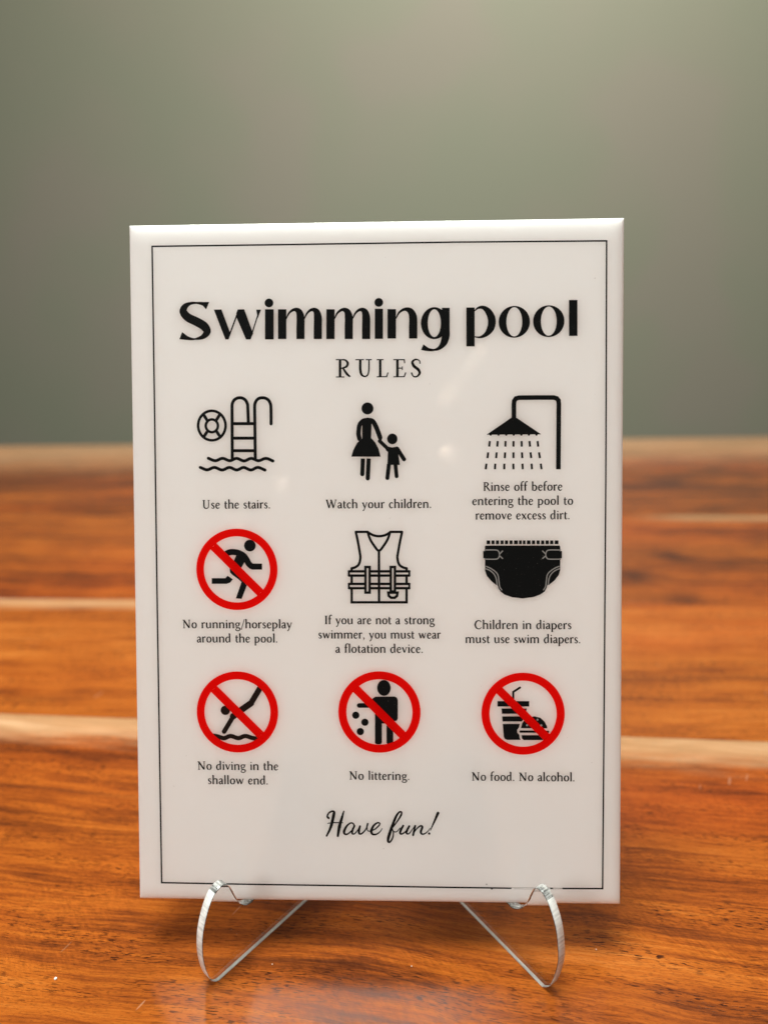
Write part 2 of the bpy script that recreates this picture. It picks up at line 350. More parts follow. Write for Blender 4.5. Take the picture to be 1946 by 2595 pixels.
# ------------------------------------------------------------------ printed artwork
PRINT = {
 'border_line': [
  ('line',None,[
   ('s','',[(-57.643,172.248,0.403),(-25.325,172.207,0.403),(20.367,172.198,0.403),(59.141,171.963,0.403)]),
   ('s','',[(59.141,172.132,0.388),(59.246,112.747,0.388),(59.129,56.467,0.388),(58.965,3.864,0.388)]),
   ('s','',[(59.128,4.035,0.4),(48.513,3.952,0.4)]),
   ('s','',[(46.044,3.944,0.401),(45.324,3.946,0.401)]),
   ('s','',[(35.22,3.859,0.403),(20.109,3.892,0.403),(-5.93,4.012,0.403),(-37.452,4.124,0.403),(-57.753,4.285,0.403)]),
   ('s','',[(-57.596,4.116,0.414),(-57.694,82.24,0.414),(-57.629,128.803,0.414),(-57.64,172.42,0.414)]),
   ('s','',[(35.22,3.964,0.072),(38.729,4.058,0.072),(41.822,4.042,0.072),(45.323,4.083,0.072)]),
   ('s','',[(35.84,3.718,0.062),(39.761,3.701,0.062),(45.324,3.809,0.062)]),
   ('s','',[(46.044,4.039,0.093),(48.513,4.015,0.093)]),
   ('s','',[(46.045,3.775,0.051),(48.513,3.857,0.051)]),
   ('o',28.708,4.838,0.145,0.145),
   ('o',30.053,3.639,0.259,0.165),
  ]),
 ],
 'title_lettering': [
  ('black',None,[
   ('s','m',[(-43.318,156.827,2.078),(-44.541,157.306,0.945),(-46.192,157.558,0.52),(-47.848,157.439,0.756),(-49.183,156.711,1.511),(-49.721,155.414,1.984),(-48.605,153.911,2.173),(-46.254,152.72,2.267),(-44.33,151.534,2.267),(-43.591,150.129,1.984),(-44.648,148.835,1.228),(-46.786,148.252,0.425),(-48.678,148.505,0.945),(-50.47,149.178,1.984)]),
   ('p',[(-41.725,155.785),(-39.742,155.808),(-37.455,149.596),(-38.039,148.066),(-38.795,148.074)]),
   ('s','',[(-38.132,148.16,0.378),(-35.508,154.875,0.378)]),
   ('p',[(-35.886,154.787),(-35.498,155.758),(-33.801,155.784),(-31.559,149.532),(-32.283,148.004),(-33.414,148.016),(-35.896,153.858)]),
   ('s','',[(-32.28,148.237,0.33),(-29.947,155.181,0.33)]),
   ('p',[(-30.695,155.654),(-29.425,155.639),(-30.295,153.421)]),
   ('o',-27.339,157.33,1.128,1.128),
   ('p',[(-28.389,155.72),(-26.133,155.693),(-26.207,147.939),(-28.466,147.964)]),
   ('p',[(-25.005,155.68),(-22.845,155.654),(-22.914,147.997),(-25.077,148.02)]),
   ('s','m',[(-22.962,153.152,0.282),(-22.055,154.764,0.517),(-20.781,155.537,0.798),(-19.66,155.06,1.597),(-19.203,153.572,2.066),(-19.226,150.882,2.113),(-19.25,147.958,2.113)]),
   ('s','m',[(-18.269,153.098,0.281),(-17.365,154.709,0.516),(-16.187,155.483,0.797),(-15.114,155.007,1.594),(-14.703,153.52,2.063),(-14.724,150.832,2.11),(-14.746,147.91,2.11)]),
   ('p',[(-12.488,155.531),(-10.336,155.506),(-10.388,147.864),(-12.543,147.887)]),
   ('s','m',[(-10.447,153.008,0.281),(-9.547,154.618,0.515),(-8.28,155.389,0.795),(-7.162,154.913,1.591),(-6.704,153.428,2.058),(-6.72,150.743,2.105),(-6.738,147.825,2.105)]),
   ('s','m',[(-5.772,152.954,0.28),(-4.875,154.563,0.514),(-3.704,155.335,0.794),(-2.633,154.86,1.588),(-2.221,153.376,2.055),(-2.236,150.694,2.102),(-2.252,147.777,2.102)]),
   ('o',1.061,157.125,1.118,1.118),
   ('p',[(0.028,155.522),(2.125,155.497),(2.089,147.777),(-0.011,147.799)]),
   ('p',[(3.289,155.39),(5.477,155.365),(5.446,147.834),(3.255,147.857)]),
   ('s','m',[(5.42,152.919,0.279),(6.357,154.523,0.512),(7.802,155.291,0.791),(9.149,154.814,1.583),(9.841,153.329,2.048),(9.878,150.559,2.141),(9.869,147.786,2.141)]),
   ('e',15.317,151.652,3.435,4.085,1.671,3.528),
   ('p',[(17.274,155.547),(19.267,155.523),(19.256,149.071),(17.261,149.092)]),
   ('s','m',[(18.237,150.005,2.041),(18.234,148.389,2.041),(17.767,146.686,1.763),(16.742,145.403,1.021),(15.347,144.816,0.51),(13.767,144.925,0.835),(12.188,145.542,1.577)]),
  ]),
  ('black',None,[
   ('p',[(23.53,155.55),(25.658,155.524),(25.652,145.597),(23.52,145.619)]),
   ('s','m',[(25.601,154.634,0.224),(26.553,155.402,0.56),(27.812,155.499,0.952),(29.07,154.565,1.623),(29.881,153.025,1.959),(30.049,151.63,2.015),(29.686,150.102,1.847),(28.65,148.719,1.176),(27.166,147.954,0.56),(25.597,148.055,0.224)]),
   ('e',35.777,151.76,3.992,4.048,2.01,3.713),
   ('e',44.557,151.827,3.981,4.036,2.004,3.702),
   ('p',[(49.684,157.151),(51.821,157.125),(51.857,147.995),(49.716,148.018)]),
  ]),
 ],
 'rules_lettering': [
  ('black',None,[
   ('s','',[(-9.019,142.558,0.656),(-9.048,138.095,0.656)]),
   ('s','',[(-10.127,138.105,0.281),(-7.923,138.085,0.281)]),
   ('s','',[(-10.097,142.569,0.281),(-8.832,142.556,0.281)]),
   ('s','m',[(-9.113,142.513,0.281),(-7.755,142.453,0.422),(-7.058,141.656,0.656),(-7.438,140.731,0.562),(-8.846,140.279,0.281)]),
   ('s','m',[(-8.284,140.367,0.469),(-7.309,138.917,0.656),(-6.424,138.118,0.422)]),
   ('s','m',[(-3.777,142.507,0.655),(-3.791,140.046,0.655),(-3.517,138.742,0.608),(-2.725,138.177,0.374),(-1.928,138.541,0.374),(-1.594,139.793,0.374),(-1.533,142.484,0.374)]),
   ('s','',[(-5.04,142.519,0.281),(-2.841,142.497,0.281)]),
   ('s','',[(-2.374,142.493,0.28),(-0.832,142.478,0.28)]),
   ('s','',[(1.364,142.456,0.654),(1.343,138.047,0.654)]),
   ('s','',[(0.476,142.465,0.28),(2.204,142.448,0.28)]),
   ('s','',[(0.455,138.055,0.28),(3.118,138.077,0.28)]),
   ('s','',[(2.977,137.985,0.327),(3.356,139.143,0.327)]),
   ('s','',[(5.797,142.412,0.653),(5.779,138.006,0.653)]),
   ('s','',[(4.771,142.422,0.28),(7.615,142.394,0.28)]),
   ('s','',[(7.568,142.487,0.28),(7.658,141.467,0.28)]),
   ('s','',[(5.788,140.233,0.28),(7.047,140.221,0.28)]),
   ('s','',[(7.049,140.685,0.233),(7.045,139.711,0.233)]),
   ('s','',[(4.752,138.015,0.28),(7.598,138.036,0.28)]),
   ('s','',[(7.505,137.944,0.326),(7.929,139.1,0.326)]),
   ('s','m',[(11.617,141.29,0.326),(11.433,142.125,0.279),(10.456,142.413,0.419),(9.662,141.772,0.605),(10.032,140.749,0.745),(11.147,139.811,0.745),(11.516,138.881,0.605),(10.815,138.053,0.419),(9.883,138.108,0.326),(9.374,139.086,0.372)]),
  ]),
 ],
 'closing_lettering': [
  ('black',None,[
   ('s','mr',[(-12.848,22.159,0.613),(-13.18,22.591,0.498),(-12.887,23.393,0.421),(-12.07,23.956,0.459),(-11.401,23.865,0.574),(-11.478,23.042,0.804),(-12.095,20.374,0.766),(-12.632,18.915,0.613),(-13.409,17.356,0.459)]),
   ('s','mr',[(-8.818,24.032,0.344),(-9.307,22.335,0.65),(-9.993,19.909,0.879),(-10.44,17.385,0.612)]),
   ('s','mr',[(-13.05,20.752,0.23),(-11.421,20.961,0.306),(-9.125,20.933,0.23)]),
   ('s','mr',[(-6.071,20.066,0.459),(-6.354,20.765,0.382),(-7.118,20.855,0.382),(-8.079,20.047,0.535),(-8.757,18.661,0.688),(-8.57,17.936,0.497),(-7.853,17.943,0.42),(-6.7,18.922,0.344),(-6.071,20.066,0.382)]),
   ('s','mr',[(-6.023,20.139,0.497),(-6.556,18.972,0.573),(-6.609,18.1,0.497),(-6.06,18.008,0.344),(-5.266,18.863,0.268),(-4.543,20.007,0.306)]),
   ('s','mr',[(-4.567,20.079,0.497),(-4.836,18.988,0.65),(-4.745,18.069,0.535),(-4.028,18.148,0.42),(-2.947,19.369,0.344),(-2.534,20.751,0.458)]),
   ('s','mr',[(-2.582,20.702,0.382),(-2.707,19.613,0.267),(-2.473,18.841,0.267),(-1.757,18.775,0.229)]),
   ('s','mr',[(-1.637,18.824,0.305),(-0.561,19.342,0.344),(0.445,20.295,0.382),(0.639,20.876,0.382),(0.043,21.016,0.42),(-0.962,20.233,0.573),(-1.59,18.776,0.725),(-1.213,17.933,0.535),(-0.21,17.967,0.42),(0.747,18.677,0.305),(1.275,19.48,0.191)]),
   ('s','mr',[(4.041,19.796,0.343),(5.166,21.304,0.381),(6.196,22.954,0.495),(6.39,23.873,0.457),(5.819,23.916,0.457),(4.934,22.702,0.61),(3.803,19.794,0.762),(2.933,17.126,0.762),(2.881,16.012,0.61),(3.405,15.969,0.457),(4.077,17.137,0.419),(4.226,18.541,0.343),(3.897,19.505,0.267),(4.322,18.711,0.305),(5.156,18.719,0.267),(5.993,19.693,0.229)]),
   ('s','mr',[(6.828,20.305,0.533),(6.181,19.091,0.647),(6.035,18.244,0.533),(6.582,18.128,0.419),(7.608,18.911,0.343),(8.422,20.199,0.457)]),
   ('s','mr',[(8.422,20.199,0.533),(7.775,18.913,0.609),(7.748,18.236,0.495),(8.319,18.193,0.342),(9.084,19.118,0.228),(9.8,20.139,0.228)]),
   ('s','mr',[(9.967,20.285,0.532),(9.436,17.793,0.532)]),
   ('s','mr',[(9.605,18.447,0.266),(10.512,19.662,0.342),(11.417,20.298,0.457),(11.844,19.964,0.571),(11.46,18.706,0.609),(11.743,18.129,0.495),(12.409,18.183,0.342),(13.242,18.795,0.266),(13.886,19.645,0.19)]),
   ('s','mr',[(15.984,23.763,0.759),(15.077,21.634,0.531),(13.979,19.164,0.228)]),
   ('o',13.668,18.268,0.309,0.309),
  ]),
 ],
 'pool_ladder_pictogram': [
  ('black',None,[
   ('s','',[(-37.351,116.861,0.807),(-37.275,130.936,0.807)]),
   ('s','m',[(-37.279,130.622,0.805),(-37.184,131.459,0.805),(-36.708,132.356,0.805),(-35.919,132.852,0.805),(-35.219,132.951,0.805),(-34.501,132.841,0.805),(-33.745,132.332,0.805),(-33.268,131.428,0.805),(-33.15,130.589,0.805),(-33.027,126.291,0.805)]),
   ('s','',[(-31.326,116.826,0.805),(-31.352,130.575,0.805)]),
   ('s','mr',[(-31.353,130.47,0.804),(-31.259,131.411,0.804),(-30.785,132.308,0.804),(-30.061,132.804,0.804),(-29.299,132.902,0.804),(-28.54,132.791,0.804),(-27.742,132.283,0.804),(-27.244,131.379,0.804),(-27.106,130.436,0.804),(-27.084,128.342,0.804),(-27.105,126.122,0.804)]),
   ('s','',[(-37.053,126.257,0.806),(-31.44,126.216,0.806)]),
   ('s','',[(-37.096,122.477,0.806),(-31.479,122.439,0.806)]),
   ('s','',[(-37.133,119.217,0.807),(-31.513,119.183,0.807)]),
   ('s','mr',[(-43.638,117.277,0.808),(-41.837,116.634,0.808),(-39.917,117.234,0.808),(-38.012,116.612,0.808),(-36.2,117.212,0.808),(-34.298,116.528,0.808),(-32.382,117.19,0.808),(-30.48,116.569,0.808),(-28.568,117.167,0.808),(-26.711,116.484,0.808)]),
   ('s','mr',[(-45.796,114.907,0.809),(-43.995,114.264,0.809),(-42.071,114.886,0.809),(-40.059,114.2,0.809),(-38.138,114.864,0.809),(-36.234,114.179,0.809),(-34.422,114.844,0.809),(-32.52,114.159,0.809),(-30.71,114.823,0.809),(-28.81,114.118,0.809)]),
   ('e',-42.618,125.793,3.95,4.184,3.249,3.483),
   ('e',-42.619,125.73,1.933,1.996,1.253,1.317),
   ('s','',[(-44.77,128.687,0.807),(-43.833,127.168,0.807)]),
   ('s','',[(-40.482,128.654,0.806),(-41.455,127.15,0.806)]),
   ('s','',[(-44.801,122.844,0.808),(-43.87,124.226,0.808)]),
   ('s','',[(-40.508,122.941,0.807),(-41.426,124.293,0.807)]),
  ]),
 ],
 'parent_and_child_pictogram': [
  ('black',None,[
   ('o',-1.998,129.924,1.551,1.551),
   ('s','mr',[(-2.014,126.941,1.174),(-3.168,126.699,1.174),(-4.013,125.766,1.174),(-4.294,124.41,1.174),(-4.343,123.156,1.174),(-4.076,122.067,1.174)]),
   ('s','mr',[(-2.014,126.941,1.216),(-0.757,126.682,1.216),(-0.029,125.633,1.216),(0.593,124.167,1.216),(1.234,122.387,1.216)]),
   ('p',[(-3.399,126.701),(-2.85,127.323),(-2.01,127.567),(-1.068,127.31),(-0.673,126.681),(-0.971,125.848),(-1.094,122.298),(-0.052,121.142),(0.78,119.568),(1.357,117.431),(-6.268,117.476),(-5.732,119.19),(-4.733,121.068),(-3.404,122.146),(-3.383,125.866)]),
   ('s','',[(-3.265,116.977,1.093),(-3.434,112.932,1.093)]),
   ('o',-3.434,112.932,0.547,0.547),
   ('s','',[(-1.752,116.968,1.092),(-2.011,111.834,1.092)]),
   ('o',-2.011,111.834,0.547,0.547),
   ('o',4.396,122.011,1.34,1.382),
   ('s','r',[(1.104,121.489,0.964),(2.356,120.29,0.964),(3.713,119.027,0.964)]),
   ('o',1.273,121.906,0.419,0.419),
   ('p',[(2.982,119.763),(3.403,120.012),(4.345,119.797),(5.183,119.958),(5.602,120.06),(6.124,119.535),(5.951,118.073),(6.317,115.268),(3.067,115.286),(3.25,118.612),(2.665,119.138)]),
   ('s','r',[(5.663,119.496,1.047),(7.411,116.705,1.047)]),
   ('s','',[(3.487,115.472,1.049),(3.073,111.892,1.049)]),
   ('o',3.073,111.892,0.525,0.525),
   ('s','',[(5.165,115.462,1.006),(5.466,112.341,1.006)]),
   ('o',5.466,112.341,0.503,0.503),
  ]),
 ],
 'shower_pictogram': [
  ('black',None,[
   ('s','',[(35.705,126.827,1.181),(35.701,130.766,1.181),(35.783,131.553,1.181),(36.217,132.171,1.181),(37.024,132.371,1.181),(41.428,132.376,1.181),(45.868,132.339,1.181),(46.632,132.126,1.181),(47.088,131.584,1.181),(47.173,130.674,1.181),(47.121,113.915,1.181)]),
   ('p',[(35.021,127.247),(36.368,127.237),(42.69,122.938),(28.694,122.93)]),
   ('o',29.733,122.965,0.312,0.312),
   ('o',31.768,122.951,0.311,0.311),
   ('o',33.739,122.937,0.311,0.311),
   ('o',35.648,122.924,0.311,0.311),
   ('o',37.617,122.911,0.311,0.311),
   ('o',39.543,122.898,0.311,0.311),
   ('o',41.49,122.884,0.31,0.31),
   ('s','',[(29.525,121.302,0.54),(29.379,119.846,0.54)]),
   ('s','',[(31.561,121.289,0.54),(31.437,119.833,0.54)]),
   ('s','',[(33.575,121.276,0.54),(33.534,119.82,0.54)]),
   ('s','',[(35.608,121.262,0.539),(35.61,119.807,0.539)]),
   ('s','',[(37.681,121.249,0.539),(37.725,119.793,0.539)]),
   ('s','',[(39.712,121.235,0.539),(39.839,119.78,0.539)]),
   ('s','',[(41.762,121.222,0.538),(41.931,119.767,0.538)]),
   ('s','',[(29.109,118.39,0.541),(28.922,116.892,0.541)]),
   ('s','',[(31.292,118.377,0.54),(31.168,116.878,0.54)]),
   ('s','',[(33.473,118.364,0.54),(33.37,116.865,0.54)]),
   ('s','',[(35.59,118.351,0.54),(35.613,116.852,0.54)]),
   ('s','',[(37.769,118.337,0.539),(37.875,116.839,0.539)]),
   ('s','',[(39.966,118.324,0.539),(40.155,116.825,0.539)]),
   ('s','',[(42.141,118.311,0.538),(42.393,116.812,0.538)]),
   ('s','',[(28.672,115.475,0.541),(28.464,114.017,0.541)]),
   ('s','',[(30.939,115.463,0.541),(30.836,114.004,0.541)]),
   ('s','',[(33.267,115.449,0.54),(33.248,113.991,0.54)]),
   ('s','',[(35.573,115.436,0.54),(35.616,113.978,0.54)]),
   ('s','',[(37.918,115.423,0.539),(37.983,113.965,0.539)]),
   ('s','',[(40.241,115.41,0.539),(40.347,113.952,0.539)]),
   ('s','',[(42.604,115.396,0.539),(42.814,113.939,0.539)]),
  ]),
 ],
 'no_running_pictogram': [
  ('red',None,[
   ('e',-36.483,88.127,10.709,10.709,8.704,8.704),
  ]),
  ('red',None,[
   ('s','',[(-42.629,94.265,2.242),(-30.337,81.988,2.242)]),
  ]),
  ('black',(-36.483,88.127,8.704,2.24),[
   ('o',-32.984,94.384,1.533,1.533),
   ('s','m',[(-39.467,92.127,1.579),(-38.502,92.593,1.579),(-37.434,92.718,1.579),(-36.051,92.481,1.579),(-34.674,91.736,1.579),(-33.876,90.673,1.579),(-33.312,89.61,1.579),(-32.51,88.929,1.579),(-31.616,88.864,1.579),(-29.827,88.861,1.579)]),
   ('p',[(-36.263,92.588),(-37.248,90.36),(-38.439,88.768),(-38.243,87.279),(-37.61,86.64),(-36.128,85.574),(-35.283,84.829),(-36.825,80.506),(-35.289,80.377),(-33.906,83.87),(-33.362,84.933),(-34.836,86.636),(-35.457,88.338),(-34.372,90.142),(-34.567,91.735)]),
   ('p',[(-43.132,85.837),(-39.541,85.833),(-38.936,86.471),(-37.58,85.533),(-38.273,84.682),(-39.238,84.342),(-43.15,84.345)]),
  ]),
 ],
 'no_diving_pictogram': [
  ('red',None,[
   ('e',-36.756,50.347,10.799,10.799,8.738,8.738),
  ]),
  ('red',None,[
   ('s','',[(-42.926,56.513,2.256),(-30.585,44.18,2.256)]),
  ]),
  ('ink2',(-36.756,50.347,8.738,2.254),[
   ('o',-39.951,50.807,1.246,1.246),
   ('s','r',[(-40.341,45.134,1.248),(-37.711,49.46,1.248)]),
   ('s','',[(-29.901,58.09,1.541),(-33.279,52.493,1.541)]),
   ('s','r',[(-33.105,52.751,1.715),(-35.547,51.041,1.715),(-37.929,49.2,1.715)]),
   ('s','m',[(-43.474,44.081,1.163),(-41.97,43.787,1.163),(-40.361,43.364,1.163),(-38.634,43.956,1.163),(-36.598,43.384,1.163),(-34.765,43.977,1.163),(-32.838,43.448,1.163),(-31.016,43.243,1.163)]),
  ]),
 ],
 'no_littering_pictogram': [
  ('red',None,[
   ('e',0.698,50.514,10.781,10.781,8.659,8.659),
  ]),
  ('red',None,[
   ('s','',[(-5.455,56.659,2.23),(6.851,44.368,2.23)]),
  ]),
  ('black',(0.698,50.514,8.659,2.228),[
   ('o',1.916,56.913,1.78,2.098),
   ('p',[(-2.41,52.941),(-1.131,54.016),(-0.386,54.575),(4.702,54.658),(5.294,54.361),(5.546,53.721),(5.526,48.909),(5.312,48.33),(4.739,48.092),(4.315,48.154),(4.312,47.511),(-0.464,47.488),(-0.442,51.772),(-1.992,51.765)]),
   ('s','r',[(-4.581,52.247,1.233),(-1.352,52.26,1.233)]),
   ('p',[(-0.463,47.702),(1.342,47.711),(1.318,42.564),(-0.488,42.553)]),
   ('o',0.085,42.514,0.574,0.574),
   ('o',0.744,42.518,0.574,0.574),
   ('p',[(0.085,42.557),(0.744,42.56),(0.741,41.938),(0.082,41.934)]),
   ('p',[(2.552,47.717),(4.313,47.725),(4.291,42.581),(2.529,42.571)]),
   ('o',3.102,42.531,0.573,0.573),
   ('o',3.718,42.534,0.573,0.573),
   ('p',[(3.102,42.574),(3.718,42.577),(3.715,41.955),(3.1,41.952)]),
   ('o',-5.51,49.65,0.957,0.957),
   ('o',-3.118,47.796,0.957,0.957),
   ('o',-4.323,45.323,0.957,0.957),
  ]),
 ],
 'no_food_pictogram': [
  ('red',None,[
   ('e',38.162,50.233,10.803,10.803,8.706,8.706),
  ]),
  ('red',None,[
   ('s','',[(31.938,56.448,2.205),(44.387,44.018,2.205)]),
  ]),
  ('black',(38.162,50.233,8.706,2.203),[
   ('s','r',[(37.355,57.12,0.545),(35.616,55.966,0.545),(35.619,53.521,0.545)]),
   ('p',[(31.525,53.547),(39.75,53.58),(39.752,52.155),(31.525,52.121)]),
   ('p',[(32.576,51.593),(39.082,51.621),(38.98,50.237),(32.682,50.209)]),
   ('p',[(32.745,49.527),(38.876,49.555),(37.829,48.209),(32.851,48.185)]),
   ('p',[(32.894,47.545),(37.305,47.567),(37.097,46.607),(36.635,45.965),(36.678,45.219),(37.204,44.688),(37.289,43.942),(37.521,43.346),(34.053,43.326),(33.422,43.6),(33.169,44.133)]),
   ('p',[(37.622,46.439),(37.935,47.677),(38.668,48.745),(39.715,49.389),(41.183,49.566),(42.65,49.19),(43.7,48.237),(44.332,47.069),(44.438,46.431)]),
   ('s','r',[(37.518,45.543,0.588),(44.65,45.516,0.588)]),
   ('p',[(37.792,44.585),(44.757,44.622),(44.654,43.982),(44.131,43.34),(38.361,43.308),(37.878,43.732)]),
  ]),
  ('pale',None,[
   ('o',41.918,48.718,0.272,0.272),
   ('o',42.906,47.233,0.272,0.272),
   ('o',39.195,47.214,0.273,0.273),
  ]),
 ],
 'life_vest_pictogram': [
  ('black',None,[
   ('s','r',[(-2.094,97.89,0.647),(-5.219,97.9,0.647)]),
   ('s','mr',[(-5.219,97.9,0.648),(-4.675,95.329,0.648),(-4.265,92.869,0.648),(-4.052,91.079,0.648),(-4.486,89.401,0.648),(-5.497,88.619,0.648),(-6.348,88.396,0.648)]),
   ('s','r',[(-6.348,88.396,0.649),(-6.353,87.589,0.649)]),
   ('s','',[(-6.36,86.468,0.649),(-6.373,84.293,0.649)]),
   ('s','r',[(-6.38,83.171,0.649),(-6.403,79.465,0.649),(7.931,79.464,0.649),(7.944,83.162,0.649)]),
   ('s','',[(7.956,86.452,0.646),(7.948,84.281,0.646)]),
   ('s','r',[(7.963,88.375,0.646),(7.96,87.57,0.646)]),
   ('s','mr',[(7.963,88.375,0.646),(7.051,88.6,0.646),(6.029,89.384,0.646),(5.589,91.061,0.646),(5.819,92.848,0.646),(6.275,95.302,0.646),(6.819,97.864,0.646)]),
   ('s','r',[(6.819,97.864,0.645),(3.747,97.873,0.645)]),
   ('s','m',[(-2.205,97.891,0.647),(-0.759,97.061,0.647),(0.8,96.766,0.647),(2.473,97.052,0.647),(3.88,97.873,0.647)]),
   ('s','m',[(-2.094,97.779,0.647),(-1.545,96.103,0.647),(-0.55,94.425,0.647),(0.782,92.97,0.647),(2.127,94.419,0.647),(3.137,96.091,0.647),(3.702,97.762,0.647)]),
   ('s','',[(0.782,93.082,0.647),(0.761,79.465,0.647)]),
   ('s','r',[(-7.07,87.59,0.649),(-2.752,87.584,0.649)]),
   ('s','',[(-1.657,87.583,0.648),(3.836,87.576,0.648)]),
   ('s','r',[(4.929,87.574,0.647),(8.673,87.569,0.647)]),
   ('s','r',[(-7.076,86.469,0.649),(-2.758,86.464,0.649)]),
   ('s','',[(-1.663,86.463,0.648),(3.831,86.457,0.648)]),
   ('s','r',[(4.924,86.456,0.647),(8.669,86.451,0.647)]),
   ('s','r',[(-7.09,84.293,0.65),(-2.77,84.29,0.65)]),
   ('s','',[(-1.674,84.289,0.648),(3.822,84.285,0.648)]),
   ('s','r',[(4.915,84.284,0.647),(8.662,84.281,0.647)]),
   ('s','r',[(-7.097,83.171,0.65),(-2.776,83.169,0.65)]),
   ('s','',[(-1.68,83.168,0.649),(3.817,83.164,0.649)]),
   ('s','r',[(4.91,83.164,0.647),(8.658,83.161,0.647)]),
   ('s','',[(-7.07,87.59,0.537),(-7.076,86.469,0.537)]),
   ('s','',[(8.673,87.569,0.535),(8.669,86.451,0.535)]),
   ('s','',[(-7.09,84.293,0.538),(-7.097,83.171,0.538)]),
   ('s','',[(8.662,84.281,0.535),(8.658,83.161,0.535)]),
   ('s','cr',[(-2.746,88.727,0.648),(-1.651,88.725,0.648),(-1.686,82.001,0.648),(-2.783,82.002,0.648)]),
   ('s','cr',[(3.841,88.717,0.647),(4.933,88.715,0.647),(4.907,82.29,0.647),(3.813,82.29,0.647)]),
   ('s','cr',[(3.186,81.999,0.67),(5.575,81.998,0.67),(5.46,81.169,0.67),(4.855,80.653,0.67),(3.895,80.654,0.67),(3.294,81.17,0.67)]),
  ]),
 ],
 'diaper_pictogram': [
  ('black',None,[
   ('p',[(28.707,95.589),(29.61,95.586),(29.61,94.614),(28.707,94.616)]),
   ('p',[(29.975,95.585),(30.748,95.583),(30.749,94.611),(29.975,94.613)]),
   ('p',[(31.113,95.582),(31.908,95.58),(31.908,94.608),(31.114,94.61)]),
   ('p',[(32.294,95.579),(33.089,95.577),(33.089,94.605),(32.295,94.607)]),
   ('p',[(33.432,95.576),(34.226,95.574),(34.227,94.603),(33.433,94.604)]),
   ('p',[(34.612,95.573),(35.406,95.571),(35.407,94.6),(34.613,94.602)]),
   ('p',[(35.77,95.57),(36.757,95.568),(36.758,94.596),(35.771,94.599)]),
   ('p',[(37.057,95.567),(37.764,95.565),(37.766,94.594),(37.058,94.596)]),
   ('p',[(38.043,95.565),(38.728,95.563),(38.73,94.592),(38.044,94.593)]),
   ('p',[(39.093,95.562),(40.014,95.56),(40.015,94.589),(39.094,94.591)]),
   ('p',[(40.378,95.559),(41.191,95.556),(41.193,94.586),(40.38,94.588)]),
   ('p',[(41.555,95.556),(42.369,95.553),(42.371,94.583),(41.557,94.585)]),
   ('p',[(42.732,95.553),(43.545,95.55),(43.548,94.58),(42.735,94.582)]),
   ('p',[(43.866,95.55),(44.722,95.547),(44.724,94.577),(43.869,94.579)]),
   ('p',[(45.043,95.547),(45.855,95.544),(45.858,94.574),(45.045,94.576)]),
   ('p',[(46.218,95.544),(47.18,95.541),(47.183,94.571),(46.221,94.574)]),
   ('p',[(28.428,94.249),(47.462,94.204),(47.655,93.923),(47.674,87.881),(47.315,86.585),(46.248,85.18),(44.752,83.948),(44.367,83.949),(44.218,83.343),(43.685,82.26),(42.615,81.503),(40.899,80.853),(38.001,80.463),(35.314,80.789),(33.378,81.441),(32.301,82.266),(31.763,83.134),(31.483,83.959),(31.182,83.959),(29.933,84.979),(28.749,86.39),(28.298,87.691),(28.256,93.968)]),
   ('p',[(27.847,92.845),(28.857,92.842),(28.857,90.938),(27.846,90.94)]),
   ('p',[(47.082,92.803),(48.086,92.801),(48.092,90.903),(47.087,90.905)]),
  ]),
  ('pale',None,[
   ('s','m',[(28.105,93.104,0.28),(31.007,93.097,0.28),(31.759,92.771,0.28),(32.017,91.906,0.28),(31.76,91.041,0.28),(31.008,90.718,0.28),(28.104,90.723,0.28)]),
   ('s','m',[(47.829,93.061,0.278),(44.942,93.067,0.278),(44.194,92.745,0.278),(43.94,91.882,0.278),(44.199,91.018,0.278),(44.949,90.693,0.278),(47.836,90.687,0.278)]),
   ('s','',[(32.038,92.014,0.279),(32.897,92.92,0.279)]),
   ('s','',[(43.918,91.99,0.278),(43.06,92.898,0.278)]),
   ('s','',[(32.039,91.581,0.279),(32.898,90.823,0.279)]),
   ('s','',[(43.919,91.558,0.278),(43.065,90.804,0.278)]),
   ('s','m',[(28.491,88.882,0.28),(29.718,88.339,0.28),(31.009,87.427,0.28),(31.654,86.495,0.28),(31.87,85.086,0.28),(32.086,83.568,0.28),(32.667,82.591,0.28)]),
   ('s','m',[(47.457,88.853,0.278),(46.239,88.315,0.278),(44.957,87.409,0.278),(44.317,86.48,0.278),(44.107,85.074,0.278),(43.896,83.56,0.278),(43.32,82.585,0.278)]),
   ('s','m',[(28.255,88.297,0.28),(29.503,87.797,0.28),(30.578,86.864,0.28),(31.181,85.628,0.28),(31.397,83.959,0.28)]),
   ('s','m',[(47.694,88.27,0.278),(46.455,87.774,0.278),(45.387,86.846,0.278),(44.791,85.614,0.278),(44.581,83.949,0.278)]),
  ]),
 ],
}
CAPTIONS = [
  ('Use the stairs.', -45.29, -27.53, 104.13),
  ('Watch your children.', -13.0, 14.44, 104.09),
  ('Rinse off before', 27.86, 48.11, 108.44),
  ('entering the pool to', 25.04, 50.87, 104.78),
  ('remove excess dirt.', 25.87, 50.06, 101.04),
  ('No running/horseplay', -50.95, -22.19, 72.63),
  ('around the pool.', -47.25, -25.95, 68.86),
  ('If you are not a strong', -13.52, 15.14, 73.73),
  ('swimmer, you must wear', -15.17, 16.72, 69.95),
  ('a flotation device.', -10.69, 12.18, 66.19),
  ('Children in diapers', 25.54, 50.58, 72.49),
  ('must use swim diapers.', 23.23, 52.95, 68.81),
  ('No diving in the', -47.47, -26.12, 34.89),
  ('shallow end.', -44.83, -28.81, 31.06),
  ('No littering.', -7.25, 8.54, 32.52),
  ('No food. No alcohol.', 24.89, 51.59, 32.48),
]


